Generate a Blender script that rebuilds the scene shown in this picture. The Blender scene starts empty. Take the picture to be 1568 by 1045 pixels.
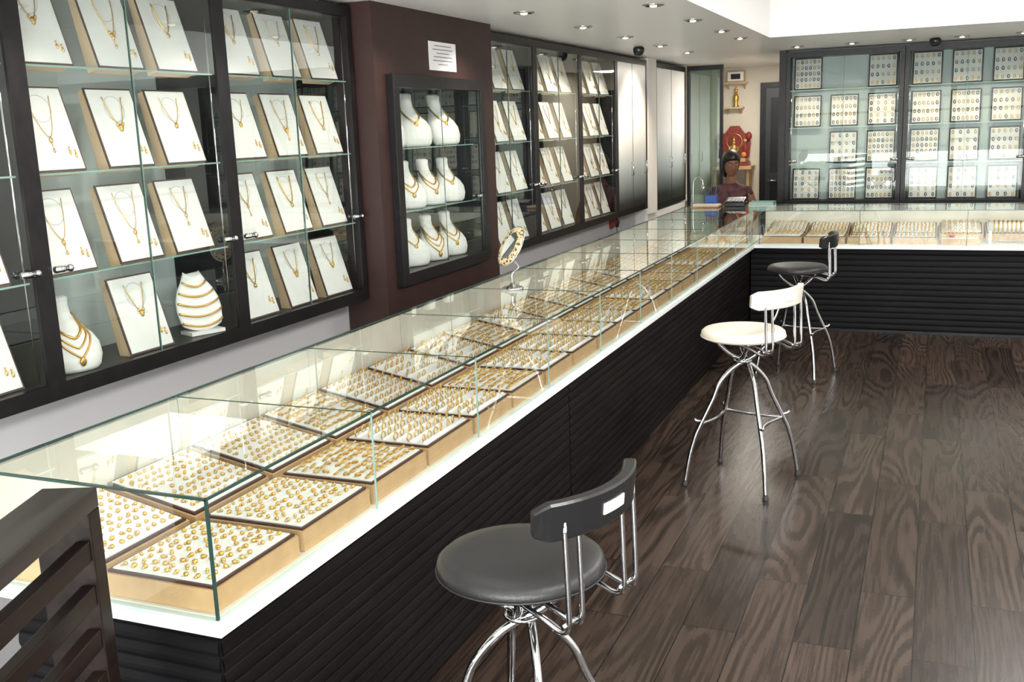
import bpy, math, random
from mathutils import Vector, Matrix
random.seed(7)
S = bpy.context.scene
COL = S.collection

# ------------------------------------------------------------------ materials
def new_mat(name):
    m = bpy.data.materials.new(name); m.use_nodes = True
    nt = m.node_tree; b = nt.nodes['Principled BSDF']
    return m, nt, b
def mat(name, col, rough=0.5, metal=0.0, var=0.08, nscale=6.0, bump=0.0, bscale=80.0, coat=0.0, emit=None, estr=0.0, spec=None):
    m, nt, b = new_mat(name); N = nt.nodes; L = nt.links
    tc = N.new('ShaderNodeTexCoord')
    nz = N.new('ShaderNodeTexNoise'); nz.inputs['Scale'].default_value = nscale; nz.inputs['Detail'].default_value = 4
    L.new(tc.outputs['Object'], nz.inputs['Vector'])
    cr = N.new('ShaderNodeValToRGB')
    c0 = [max(0, c*(1-var)) for c in col]; c1 = [min(1, c*(1+var)) for c in col]
    cr.color_ramp.elements[0].position = .3; cr.color_ramp.elements[1].position = .7
    cr.color_ramp.elements[0].color = (*c0, 1); cr.color_ramp.elements[1].color = (*c1, 1)
    L.new(nz.outputs['Fac'], cr.inputs['Fac']); L.new(cr.outputs['Color'], b.inputs['Base Color'])
    b.inputs['Roughness'].default_value = rough; b.inputs['Metallic'].default_value = metal
    if coat: b.inputs['Coat Weight'].default_value = coat
    if spec is not None: b.inputs['Specular IOR Level'].default_value = spec
    if emit: b.inputs['Emission Color'].default_value = (*emit, 1); b.inputs['Emission Strength'].default_value = estr
    if bump:
        n2 = N.new('ShaderNodeTexNoise'); n2.inputs['Scale'].default_value = bscale
        L.new(tc.outputs['Object'], n2.inputs['Vector'])
        bp = N.new('ShaderNodeBump'); bp.inputs['Strength'].default_value = bump; bp.inputs['Distance'].default_value = .002
        L.new(n2.outputs['Fac'], bp.inputs['Height']); L.new(bp.outputs['Normal'], b.inputs['Normal'])
    return m
def glass_mat(name, tint, base=0.07, rough=0.0, grazing=0.9):
    m = bpy.data.materials.new(name); m.use_nodes = True; nt = m.node_tree; N = nt.nodes; L = nt.links
    N.clear(); out = N.new('ShaderNodeOutputMaterial')
    tr = N.new('ShaderNodeBsdfTransparent'); tr.inputs['Color'].default_value = (*tint, 1)
    gl = N.new('ShaderNodeBsdfGlossy'); gl.inputs['Roughness'].default_value = rough; gl.inputs['Color'].default_value = (.95, 1, .98, 1)
    lw = N.new('ShaderNodeLayerWeight'); lw.inputs['Blend'].default_value = .5
    p = N.new('ShaderNodeMath'); p.operation = 'POWER'; p.inputs[1].default_value = 4.0
    L.new(lw.outputs['Facing'], p.inputs[0])
    a = N.new('ShaderNodeMath'); a.operation = 'MULTIPLY_ADD'; a.inputs[1].default_value = grazing; a.inputs[2].default_value = base
    a.use_clamp = True
    L.new(p.outputs[0], a.inputs[0])
    mx = N.new('ShaderNodeMixShader'); L.new(a.outputs[0], mx.inputs[0]); L.new(tr.outputs[0], mx.inputs[1]); L.new(gl.outputs[0], mx.inputs[2])
    L.new(mx.outputs[0], out.inputs['Surface'])
    return m

GLASS = glass_mat('clear_glass', (.93, .965, .95), .085)
GLASSD = glass_mat('cabinet_door_glass', (.93, .97, .96), .085)
GLASSB = glass_mat('rear_cabinet_door_glass', (.92, .95, .94), .018)
GLASSG = glass_mat('green_glass', (.35, .5, .45), .12)
GEDGE = mat('glass_edge_green', (.022, .05, .042), .15, 0, .1)
GEDGEL = mat('glass_edge_light', (.22, .34, .30), .15, 0, .1)
GLEDGE = mat('glass_ledge_layer', (.46, .56, .53), .15, 0, .05)
CREAM = mat('cream_board', (.70, .66, .57), .5)
WHITE = mat('white_laminate', (.78, .80, .79), .3, var=.03)
PAD = mat('white_leatherette', (.76, .75, .725), .5, var=.03, bump=.2, bscale=200)
PADG = mat('grey_green_pad', (.50, .53, .51), .5, var=.03)
TAN = mat('tan_beige_wood', (.50, .32, .16), .5, var=.12, nscale=12)
BEIGE = mat('beige_easel', (.58, .42, .26), .5, var=.08)
TRIM = mat('dark_brown_trim', (.05, .016, .010), .4)
BLKF = mat('black_wood_frame', (.009, .008, .009), .35, var=.3, nscale=20, spec=.28)
BLACKSIDE = mat('black_panel', (.015, .017, .019), .4)
CHROME = mat('chrome', (.58, .58, .60), .07, 1.0, .03)
MIRROR = mat('mirror_silver', (.85, .86, .87), .02, 1.0, .01)
GOLD = mat('gold', (.70, .42, .11), .30, .9, .15, 30)
GOLD2 = mat('pale_gold_jewellery', (.60, .40, .14), .38, .7, .2, 40)
SILV = mat('silver_jewellery', (.75, .74, .72), .25, .9, .1)
GREYEMB = mat('embossed_grey', (.55, .56, .57), .6)
BACKP = mat('cabinet_back_pale', (.60, .68, .67), .5, var=.03, nscale=1.5)
BACKG = mat('rear_cabinet_back', (.30, .37, .36), .5, var=.03, nscale=1.5)
LAV = mat('wall_paint_light_grey', (.51, .50, .515), .6, var=.02, nscale=2)
WPAINT = mat('wall_paint_white', (.84, .83, .81), .7, var=.02, nscale=2)
CREAMW = mat('wall_paint_cream', (.66, .60, .50), .7, var=.03, nscale=2)
CEIL = mat('ceiling_paint', (.92, .905, .89), .35, var=.01, nscale=1.5)
BROWN = mat('brown_pillar_laminate', (.036, .018, .016), .45, var=.12, nscale=10, bump=.15, bscale=120, spec=.25)
BLKL = mat('black_leather', (.018, .017, .018), .4, var=.1, bump=.35, bscale=260)
BLKP = mat('black_plastic', (.009, .009, .010), .3)
WHL = mat('cream_leather', (.78, .70, .60), .4, var=.03, bump=.2, bscale=260)
WHP = mat('cream_plastic', (.60, .57, .50), .35)
RUB = mat('rubber_foot', (.02, .02, .02), .7)
PAPER = mat('paper', (.84, .82, .84), .7, var=.02)
INK = mat('ink', (.16, .16, .19), .7)
RED = mat('red_lacquer', (.24, .03, .02), .4, var=.4, nscale=25)
BLUE = mat('blue_plastic', (.03, .09, .36), .35)
ORANGE = mat('orange_flower', (.75, .30, .06), .6, var=.4, nscale=40)
PINK = mat('red_velvet', (.55, .03, .06), .6)
BULB = mat('lamp_bulb', (1, .9, .7), .3, emit=(1, .82, .55), estr=2.5)
VELVET = mat('dark_bust', (.03, .03, .035), .6)

def wood_dark(name, c0, c1, axis, rough=.3, spec=.5):
    m, nt, b = new_mat(name); N = nt.nodes; L = nt.links
    tc = N.new('ShaderNodeTexCoord'); mp = N.new('ShaderNodeMapping')
    sc = [30, 30, 30]; sc[axis] = 1.5
    mp.inputs['Scale'].default_value = sc
    L.new(tc.outputs['Object'], mp.inputs['Vector'])
    nz = N.new('ShaderNodeTexNoise'); nz.inputs['Scale'].default_value = 1.2; nz.inputs['Detail'].default_value = 6
    L.new(mp.outputs[0], nz.inputs['Vector'])
    cr = N.new('ShaderNodeValToRGB'); cr.color_ramp.elements[0].position = .35; cr.color_ramp.elements[1].position = .75
    cr.color_ramp.elements[0].color = (*c0, 1); cr.color_ramp.elements[1].color = (*c1, 1)
    L.new(nz.outputs['Fac'], cr.inputs[0]); L.new(cr.outputs[0], b.inputs['Base Color'])
    b.inputs['Roughness'].default_value = rough; b.inputs['Specular IOR Level'].default_value = spec
    return m
WDY = wood_dark('ebony_wood_y', (.0035, .0028, .0027), (.009, .007, .0065), 1, .55, .09)
WDX = wood_dark('ebony_wood_x', (.0035, .0033, .004), (.009, .008, .009), 0, .55, .11)
WDG = wood_dark('gate_wood', (.006, .0035, .003), (.018, .010, .008), 0, .45, .14)
WDGT = wood_dark('gate_top_wood', (.018, .014, .012), (.040, .032, .029), 0, .4, .22)

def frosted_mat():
    m, nt, b = new_mat('frosted_gradient_panel'); N = nt.nodes; L = nt.links
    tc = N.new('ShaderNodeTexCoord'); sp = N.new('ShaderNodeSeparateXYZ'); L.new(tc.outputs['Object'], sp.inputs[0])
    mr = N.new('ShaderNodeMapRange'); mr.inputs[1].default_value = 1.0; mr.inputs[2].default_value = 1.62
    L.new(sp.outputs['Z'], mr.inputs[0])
    cr = N.new('ShaderNodeValToRGB'); cr.color_ramp.elements[0].color = (.02, .025, .025, 1); cr.color_ramp.elements[1].color = (.97, .98, .98, 1)  # panel colour runs from near black at the bottom to white higher up
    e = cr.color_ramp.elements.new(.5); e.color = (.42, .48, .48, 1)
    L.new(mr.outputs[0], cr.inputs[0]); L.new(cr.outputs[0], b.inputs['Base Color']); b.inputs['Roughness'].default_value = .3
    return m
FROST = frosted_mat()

def floor_mat():
    m, nt, b = new_mat('dark_oak_vinyl_planks'); N = nt.nodes; L = nt.links
    tc = N.new('ShaderNodeTexCoord'); sp = N.new('ShaderNodeSeparateXYZ'); L.new(tc.outputs['Object'], sp.inputs[0])
    cb = N.new('ShaderNodeCombineXYZ'); L.new(sp.outputs['Y'], cb.inputs[0]); L.new(sp.outputs['X'], cb.inputs[1])
    br = N.new('ShaderNodeTexBrick'); L.new(cb.outputs[0], br.inputs['Vector'])
    br.offset = .37; br.inputs['Scale'].default_value = 1
    br.inputs['Color1'].default_value = (0, 0, 0, 1); br.inputs['Color2'].default_value = (1, 1, 1, 1)
    br.inputs['Mortar'].default_value = (0, 0, 0, 1)
    br.inputs['Mortar Size'].default_value = .0022; br.inputs['Mortar Smooth'].default_value = .1
    br.inputs['Brick Width'].default_value = 1.22; br.inputs['Row Height'].default_value = .185
    off = N.new('ShaderNodeVectorMath'); off.operation = 'MULTIPLY_ADD'
    off.inputs[1].default_value = (17.3, 13.1, 5.7); L.new(br.outputs['Color'], off.inputs[0]); L.new(tc.outputs['Object'], off.inputs[2])
    mp = N.new('ShaderNodeMapping'); mp.inputs['Scale'].default_value = (1, .15, 1); L.new(off.outputs[0], mp.inputs[0])
    nz = N.new('ShaderNodeTexNoise'); nz.inputs['Scale'].default_value = 4.5; nz.inputs['Detail'].default_value = 1.0; nz.inputs['Roughness'].default_value = .3; L.new(mp.outputs[0], nz.inputs['Vector'])
    ml = N.new('ShaderNodeMath'); ml.operation = 'MULTIPLY'; ml.inputs[1].default_value = 105; L.new(nz.outputs['Fac'], ml.inputs[0])
    sn = N.new('ShaderNodeMath'); sn.operation = 'SINE'; L.new(ml.outputs[0], sn.inputs[0])
    mr = N.new('ShaderNodeMapRange'); mr.inputs[1].default_value = -1; mr.inputs[2].default_value = 1; L.new(sn.outputs[0], mr.inputs[0])
    mp2 = N.new('ShaderNodeMapping'); mp2.inputs['Scale'].default_value = (110, 2.5, 1); L.new(off.outputs[0], mp2.inputs[0])
    nf = N.new('ShaderNodeTexNoise'); nf.inputs['Scale'].default_value = 1; nf.inputs['Detail'].default_value = 6; nf.inputs['Roughness'].default_value = .6; L.new(mp2.outputs[0], nf.inputs['Vector'])
    mp3 = N.new('ShaderNodeMapping'); mp3.inputs['Scale'].default_value = (3.5, .9, 1); L.new(off.outputs[0], mp3.inputs[0])
    nm = N.new('ShaderNodeTexNoise'); nm.inputs['Scale'].default_value = 1; nm.inputs['Detail'].default_value = 1; L.new(mp3.outputs[0], nm.inputs['Vector'])
    pm = N.new('ShaderNodeMapRange'); pm.inputs[1].default_value = .40; pm.inputs[2].default_value = .60; pm.inputs[3].default_value = .90; pm.inputs[4].default_value = .66; L.new(nm.outputs['Fac'], pm.inputs[0])
    mix1 = N.new('ShaderNodeMix'); mix1.data_type = 'FLOAT'; L.new(pm.outputs[0], mix1.inputs[0])
    L.new(mr.outputs[0], mix1.inputs[2]); L.new(nf.outputs['Fac'], mix1.inputs[3])
    cr = N.new('ShaderNodeValToRGB'); cr.color_ramp.elements[0].position = .22; cr.color_ramp.elements[1].position = .78
    cr.color_ramp.elements[0].color = (.0085, .0055, .0042, 1); cr.color_ramp.elements[1].color = (.060, .040, .030, 1)
    L.new(mix1.outputs[0], cr.inputs[0])
    tone = N.new('ShaderNodeMapRange'); tone.inputs[3].default_value = .62; tone.inputs[4].default_value = 1.4; L.new(br.outputs['Color'], tone.inputs[0])
    mul = N.new('ShaderNodeVectorMath'); mul.operation = 'SCALE'; L.new(cr.outputs[0], mul.inputs[0]); L.new(tone.outputs[0], mul.inputs[3])
    mm = N.new('ShaderNodeMix'); mm.data_type = 'RGBA'; L.new(br.outputs['Fac'], mm.inputs[0]); L.new(mul.outputs[0], mm.inputs[6]); mm.inputs[7].default_value = (.003, .0025, .002, 1)
    L.new(mm.outputs[2], b.inputs['Base Color'])
    rr = N.new('ShaderNodeMapRange'); rr.inputs[3].default_value = .22; rr.inputs[4].default_value = .33; L.new(mix1.outputs[0], rr.inputs[0]); L.new(rr.outputs[0], b.inputs['Roughness'])
    b.inputs['Specular IOR Level'].default_value = .29
    bp = N.new('ShaderNodeBump'); bp.inputs['Strength'].default_value = .06; bp.inputs['Distance'].default_value = .002
    L.new(mix1.outputs[0], bp.inputs['Height']); L.new(bp.outputs[0], b.inputs['Normal'])
    return m
FLOOR = floor_mat()

# ------------------------------------------------------------------ mesh builder
class MB:
    def __init__(s): s.v = []; s.f = []; s.m = []; s.fm = []; s.sm = []
    def add(s, vs, fs, mt, smooth=False, M=None):
        if mt not in s.m: s.m.append(mt)
        k = s.m.index(mt); o = len(s.v)
        for p in vs:
            p = Vector(p)
            s.v.append(M @ p if M else p)
        for f in fs: s.f.append([i+o for i in f]); s.fm.append(k); s.sm.append(smooth)
    def box(s, x0, x1, y0, y1, z0, z1, mt, M=None):
        vs = [(x0,y0,z0),(x1,y0,z0),(x1,y1,z0),(x0,y1,z0),(x0,y0,z1),(x1,y0,z1),(x1,y1,z1),(x0,y1,z1)]
        s.add(vs, [(0,3,2,1),(4,5,6,7),(0,1,5,4),(1,2,6,5),(2,3,7,6),(3,0,4,7)], mt, False, M)
    def hexa(s, vs, mt, M=None):
        s.add(vs, [(0,3,2,1),(4,5,6,7),(0,1,5,4),(1,2,6,5),(2,3,7,6),(3,0,4,7)], mt, False, M)
    def quad(s, a, b, c, d, mt, M=None): s.add([a,b,c,d], [(0,1,2,3)], mt, False, M)
    def loft(s, rings, mt, closed=False, caps=True, smooth=True, M=None):
        n = len(rings[0]); vs = [p for r in rings for p in r]; fs = []
        R = len(rings)
        for i in range(R if closed else R-1):
            j = (i+1) % R
            for k in range(n):
                fs.append((i*n+k, i*n+(k+1)%n, j*n+(k+1)%n, j*n+k))
        if caps and not closed:
            fs.append(tuple(range(n-1,-1,-1))); fs.append(tuple((R-1)*n+k for k in range(n)))
        s.add(vs, fs, mt, smooth, M)
    def tube(s, pts, r, mt, n=8, closed=False, M=None):
        pts = [Vector(p) for p in pts]; R = len(pts)
        rs = r if isinstance(r, (list, tuple)) else [r]*R
        rings = []; u = None
        for i, p in enumerate(pts):
            if closed: t = pts[(i+1)%R]-pts[i-1]
            else: t = pts[min(i+1,R-1)]-pts[max(i-1,0)]
            t.normalize()
            if u is None:
                u = t.orthogonal().normalized()
            else:
                u = (u - t*u.dot(t))
                if u.length < 1e-6: u = t.orthogonal()
                u.normalize()
            w = t.cross(u)
            rings.append([p + (u*math.cos(2*math.pi*k/n)+w*math.sin(2*math.pi*k/n))*rs[i] for k in range(n)])
        s.loft(rings, mt, closed, True, True, M)
    def lathe(s, c, prof, mt, n=32, M=None):
        c = Vector(c)
        rings = [[c+Vector((r*math.cos(2*math.pi*k/n), r*math.sin(2*math.pi*k/n), z)) for k in range(n)] for r, z in prof]
        s.loft(rings, mt, False, True, True, M)
    def ell(s, c, r, mt, nu=16, nv=10, M=None):
        c = Vector(c)
        rings = []
        for i in range(nv+1):
            a = -math.pi/2 + math.pi*i/nv; a = max(-1.54, min(1.54, a))
            rings.append([c+Vector((r[0]*math.cos(a)*math.cos(2*math.pi*k/nu), r[1]*math.cos(a)*math.sin(2*math.pi*k/nu), r[2]*math.sin(a))) for k in range(nu)])
        s.loft(rings, mt, False, True, True, M)
    def mesh(s, name):
        me = bpy.data.meshes.new(name); me.from_pydata([tuple(p) for p in s.v], [], s.f)
        for m in s.m: me.materials.append(m)
        me.polygons.foreach_set('material_index', s.fm); me.polygons.foreach_set('use_smooth', s.sm)
        me.update(); return me
    def obj(s, name, bevel=0, loc=None, rot=None):
        return place(name, s.mesh(name), loc, rot, bevel)
def place(name, me, loc=None, rot=None, bevel=0):
    o = bpy.data.objects.new(name, me); COL.objects.link(o)
    if loc: o.location = loc
    if rot: o.rotation_euler = rot
    if bevel:
        b = o.modifiers.new('Bevel', 'BEVEL'); b.width = bevel; b.segments = 2; b.limit_method = 'ANGLE'; b.angle_limit = math.radians(50)
    return o
def cr(pts, n=6):
    pts = [Vector(p) for p in pts]; P = [pts[0]]+pts+[pts[-1]]; out = []
    for i in range(1, len(P)-2):
        a, b, c, d = P[i-1], P[i], P[i+1], P[i+2]
        for k in range(n):
            t = k/n
            out.append(.5*((2*b)+(c-a)*t+(2*a-5*b+4*c-d)*t*t+(3*b-a-3*c+d)*t**3))
    out.append(pts[-1]); return out

# ------------------------------------------------------------------ camera
f = 1560.0
Yv = Vector((653, -349, f)).normalized(); D = Vector((276, 7500, f)); D = (D-Yv*D.dot(Yv)).normalized()
Xv = D.cross(Yv); 
if Xv.x < 0: Xv = -Xv
right = Vector((Xv.x, Yv.x, -D.x)); down = Vector((Xv.y, Yv.y, -D.y)); fwd = Vector((Xv.z, Yv.z, -D.z))
cam = bpy.data.cameras.new('camera'); co = bpy.data.objects.new('camera', cam); COL.objects.link(co)
M = Matrix.Identity(4)
for i in range(3):
    M[i][0] = right[i]; M[i][1] = -down[i]; M[i][2] = -fwd[i]
M.translation = Vector((0, 0, 1.7)); co.matrix_world = M
cam.sensor_width = 36; cam.lens = 36*f/1568; cam.clip_start = .05; cam.clip_end = 200
S.camera = co
S.view_settings.view_transform = 'Standard'
S.view_settings.look = 'None'

# ------------------------------------------------------------------ room shell
b = MB(); b.box(-3.0, 3.3, -1.7, 12.6, -.1, 0, FLOOR); b.obj('floor')
b = MB()
b.box(-3.0, -1.21, -1.7, 12.6, 2.31, 2.95, CEIL); b.box(-1.21, 3.3, 8.2, 12.6, 2.31, 2.95, CEIL); b.box(-1.21, 3.3, -1.7, 8.2, 2.85, 2.95, CEIL)
b.obj('ceiling')
b = MB(); b.box(-3.0, -2.90, -1.7, 12.6, 0, 2.31, LAV); b.box(-2.90, -2.70, -1.5, 4.35, 0, .895, LAV); b.box(-2.90, -2.70, 5.76, 9.71, 0, .895, LAV)
b.box(-2.90, -2.58, 9.72, 12.4, 0, .84, WPAINT)
b.box(-2.90, -2.56, 9.72, 10.03, .84, 2.31, WPAINT)
b.obj('wall_left')
b = MB(); b.box(3.2, 3.3, -1.7, 12.6, 0, 2.85, WPAINT); b.obj('wall_right')
b = MB(); b.box(-1.30, 3.2, 10.0, 10.1, 0, 2.31, WPAINT); b.box(-1.30, 3.2, 9.93, 10.0, 0, .88, LAV); b.obj('wall_back')
b = MB(); b.box(-2.90, -1.2, 12.4, 12.5, 0, 2.31, CREAMW); b.obj('wall_office')
b = MB(); b.box(-1.2, -1.1, 10.1, 12.5, 0, 2.31, CREAMW); b.obj('wall_partition')
b = MB()
b.box(-2.90, 3.2, -1.6, -1.5, 0, .25, WPAINT); b.box(-2.90, 3.2, -1.6, -1.5, 2.25, 2.31, WPAINT); b.box(-1.21, 3.2, -1.6, -1.5, 2.31, 2.85, WPAINT)
for x in (-2.80, 3.05): b.box(x, x+.15, -1.6, -1.5, .25, 2.25, WPAINT)
b.obj('wall_front')
xs = [-2.65, -1.2, .25, 1.65, 3.05]
for i in range(4):
    b = MB(); x0, x1 = xs[i], xs[i+1]
    for a in ((x0, x0+.05, .25, 2.25), (x1-.05, x1, .25, 2.25), (x0+.05, x1-.05, .25, .31), (x0+.05, x1-.05, 2.19, 2.25), (x0+.05, x1-.05, 1.75, 1.79)):
        b.box(a[0], a[1], -1.59, -1.51, a[2], a[3], BLKF)
    b.quad((x0+.05, -1.55, .31), (x1-.05, -1.55, .31), (x1-.05, -1.55, 2.19), (x0+.05, -1.55, 2.19), GLASS)
    b.obj('window_%d' % (i+1))
b = MB(); px0, px1 = -2.90, -2.47
b.box(px0, px1, 4.35, 4.50, 0, 2.31, BROWN); b.box(px0, px1, 5.50, 5.76, 0, 2.31, BROWN)
b.box(px0, px1, 4.50, 5.50, 0, .985, BROWN); b.box(px0, px1, 4.50, 5.50, 1.94, 2.31, BROWN)
b.obj('wall_pillar')
b = MB()
b.box(-1.92, -1.86, 12.34, 12.398, 0, 2.12, BLKF); b.box(-1.30, -1.24, 12.34, 12.398, 0, 2.12, BLKF); b.box(-1.86, -1.30, 12.34, 12.398, 2.06, 2.12, BLKF)
b.box(-1.86, -1.30, 12.36, 12.398, 0, 2.06, BLACKSIDE); b.box(-1.80, -1.36, 12.35, 12.36, 1.1, 1.95, BLKF); b.box(-1.80, -1.36, 12.35, 12.36, .2, 1.0, BLKF)
b.tube([(-1.82, 12.36, 1.0), (-1.82, 12.31, 1.0), (-1.72, 12.31, 1.0)], .01, CHROME)
b.obj('door_1')
b = MB(); b.box(-1.36, -1.30, 9.82, 10.12, 0, 2.31, BLKF); b.obj('trim_1')
b = MB(); b.box(-1.2, 3.2, 9.905, 9.93, 0, .09, BLKF); b.obj('baseboard_back')
b = MB(); b.box(3.18, 3.2, -1.5, 8.3, 0, .09, WPAINT); b.obj('baseboard_right')

# ------------------------------------------------------------------ wall cabinets
SH = [.955, 1.285, 1.615, 1.95]
def cabinet_mesh(w, depth, back=BACKP, door=GLASSD, nshelf=SH, doors=2):
    b = MB(); z0, z1 = .90, 2.29; fr = .035
    b.box(-depth, 0, 0, fr, z0, z1, BLKF); b.box(-depth, 0, w-fr, w, z0, z1, BLKF)
    b.box(-depth, 0, fr, w-fr, z0, z0+.055, BLKF); b.box(-depth, 0, fr, w-fr, z1-.05, z1, BLKF)
    b.box(-depth, -depth+.01, fr, w-fr, z0+.055, z1-.05, back)
    for z in nshelf[1:]:
        b.quad((-depth+.012, fr, z), (-.025, fr, z), (-.025, w-fr, z), (-depth+.012, w-fr, z), GLASS)
        b.box(-.028, -.024, fr, w-fr, z-.006, z, GEDGEL)
    gap = .002; xs = -.006; ww = (w-2*fr)/doors
    for i in range(doors):
        a = fr+i*ww+gap; c = fr+(i+1)*ww-gap
        b.quad((xs, a, z0+.058), (xs, c, z0+.058), (xs, c, z1-.053), (xs, a, z1-.053), door)
        if i: b.box(xs-.004, xs+.002, a-.001, a+.001, z0+.058, z1-.053, GEDGEL)
        if i < doors-1: b.box(xs-.004, xs+.002, c-.001, c+.001, z0+.058, z1-.053, GEDGE)
    for y in (fr+.005, w-fr-.055):
        b.tube([(.008, y, 1.315), (.012, y+.05, 1.315)], .011, CHROME, 12)
        b.ell((.014, y+.055, 1.315), (.013, .013, .013), CHROME, 12, 8)
    for y in (fr+.012, w-fr-.012):
        b.tube([(-.03, y, z0+.06), (-.03, y, z1-.055)], .004, CHROME, 8)
    return b.mesh('wall_display_cabinet')
def board_mesh(var, w=.222, h=.285, backstyle=False):
    r = random.Random(var); b = MB()
    if not backstyle:
        b.hexa([(-.055, -w/2+.004, 0), (-.002, -w/2+.004, 0), (-.002, w/2-.004, 0), (-.055, w/2-.004, 0),
                (-.03, -w/2+.004, h-.004), (-.002, -w/2+.004, h-.004), (-.002, w/2-.004, h-.004), (-.03, w/2-.004, h-.004)], BEIGE)
    else: b.box(-.02, -.002, -w/2+.002, w/2-.002, 0, h, BLKF)
    b.box(-.002, .002, -w/2, w/2, 0, h, TRIM if not backstyle else BLKF)
    e = .0065 if not backstyle else .012
    b.box(.002, .004, -w/2+e, w/2-e, e, h-e, PAD if not backstyle else PADG)
    if backstyle:
        n = r.choice([4, 5, 6]); rows = r.choice([4, 5])
        for i in range(n):
            for j in range(rows):
                y = -w/2+.032+(w-.064)*i/(n-1); z = .037+(h-.074)*j/(rows-1)
                pts = [(.008, y+.009*math.cos(t), z+.015*math.sin(t)) for t in [2*math.pi*k/8 for k in range(8)]]
                b.tube(pts, .0032, r.choice([GOLD, TAN, TRIM, GOLD2, BROWN, TRIM]), 4, True)
        return b.mesh('jewellery_pad')
    b.tube([(.004, .045*math.cos(t), .21+.045*math.sin(t)) for t in [2*math.pi*k/24 for k in range(24)]], .0018, GREYEMB, 5, True)
    dep = r.uniform(.09, .14) ; hw = r.uniform(.038, .05); top = .252
    pts = []
    for k in range(21):
        t = -1+2*k/20
        pts.append((.008, hw*math.copysign(abs(t)**.8, t), top-dep*(1-abs(t)**1.5)))
    b.tube(pts, r.choice([.0013, .0018, .0024]), r.choice([GOLD, GOLD2]), 5)
    zb = top-dep
    g = r.choice([GOLD, GOLD2])
    b.ell((.009, 0, zb-.010), (.004, r.uniform(.005, .010), r.uniform(.009, .014)), g, 10, 6)
    if var % 3 == 0:
        for k in range(5):
            a = (k-2)*.35; b.ell((.009, .018*math.sin(a), zb-.005-.01*math.cos(a)+.008*abs(k-2)), (.004, .005, .007), g, 8, 5)
    if var % 2 == 0:
        b.tube([(.008, 0, zb-.02), (.008, 0, zb-.042)], .0013, g, 5); b.ell((.009, 0, zb-.046), (.004, .004, .007), g, 8, 5)
    for y, z in ((.062, .062), (.082, .052)):
        b.ell((.008, y, z), (.004, .0038, .010), g, 8, 5); b.ell((.008, y, z+.015), (.003, .003, .004), g, 6, 4)
    return b.mesh('necklace_display_board')
BM = [board_mesh(i) for i in range(8)]
PM = [board_mesh(i+20, .245, .285, True) for i in range(5)]
def bust_mesh(var, s=1.0, dark=False):
    b = MB(); r = random.Random(var+50)
    prof = [(0, .070, .030, .055), (.012, .082, .034, .056), (.045, .094, .036, .050), (.085, .096, .036, .034), (.115, .084, .036, .016), (.140, .060, .036, -.002), (.160, .044, .034, -.016), (.185, .036, .031, -.027), (.215, .034, .030, -.034), (.240, .038, .032, -.038), (.248, .028, .020, -.040)]
    rings = []
    for z, ry, rx, cx in prof:
        rings.append([Vector((cx*s+rx*s*math.cos(t), ry*s*math.sin(t), z*s)) for t in [2*math.pi*k/28 for k in range(28)]])
    b.loft(rings, VELVET if dark else PAD)
    for q in range(1 + (var+1) % 3):
        pts = []
        for k in range(21):
            t = -1+2*k/20
            z = .185 - (.075+.032*q)*(1-abs(t)**1.5)
            for i in range(len(prof)-1):
                if prof[i][0] <= z <= prof[i+1][0]:
                    u = (z-prof[i][0])/(prof[i+1][0]-prof[i][0]); R = [prof[i][j]*(1-u)+prof[i+1][j]*u for j in range(4)]; break
            a = math.copysign(min(1.5, 1.5*abs(t)**1.1*(.6+.4*abs(t))), t)
            pts.append(((R[3]+(R[2]+.003)*math.cos(a))*s, (R[1]+.003)*math.sin(a)*s, z*s))
        b.tube(pts, .0045 if q == 0 else .0035, GOLD, 6)
    p = pts[10]; b.ell((p[0]+.003, p[1], p[2]-.012*s), (.005, .012*s, .016*s), GOLD, 10, 6)
    return b.mesh('necklace_bust')
BU = [bust_mesh(i) for i in range(4)]
# tiered chain display
def fan_bust():
    b = MB(); n = 36; sl = .28
    W = [(.0, .078), (.03, .090), (.07, .096), (.11, .092), (.15, .076), (.18, .054), (.205, .040), (.218, .034)]
    def wid(z):
        for i in range(len(W)-1):
            if W[i][0] <= z <= W[i+1][0]:
                u = (z-W[i][0])/(W[i+1][0]-W[i][0]); return W[i][1]*(1-u)+W[i+1][1]*u
        return .034
    rings = []
    zs = [.012+.206*k/40 for k in range(41)]
    for z in zs:
        rib = .006*abs(math.sin(math.pi*(z-.012)/.040)); w = wid(z); th = .018+rib
        rings.append([Vector(((.11-z)*sl+th*math.cos(t)*(1 if math.cos(t) > 0 else .7), w*math.sin(t), z+.022*(math.sin(t)**2))) for t in [2*math.pi*k/n for k in range(n)]])
    b.loft(rings, PAD)
    b.box(-.02, .07, -.072, .072, 0, .014, PAD)
    for q in range(5):
        z0 = .030+.038*q; w = wid(z0)
        pts = []
        for k in range(17):
            t = -1.25+2.5*k/16; s2 = math.sin(t)**2; z = z0+.022*s2
            pts.append(((.11-z0)*sl+.027*math.cos(t), (w+.001)*math.sin(t), z))
        b.tube(pts, .0042, GOLD, 6)
    return b.mesh('chain_display_stand')
FAN = fan_bust()

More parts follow.
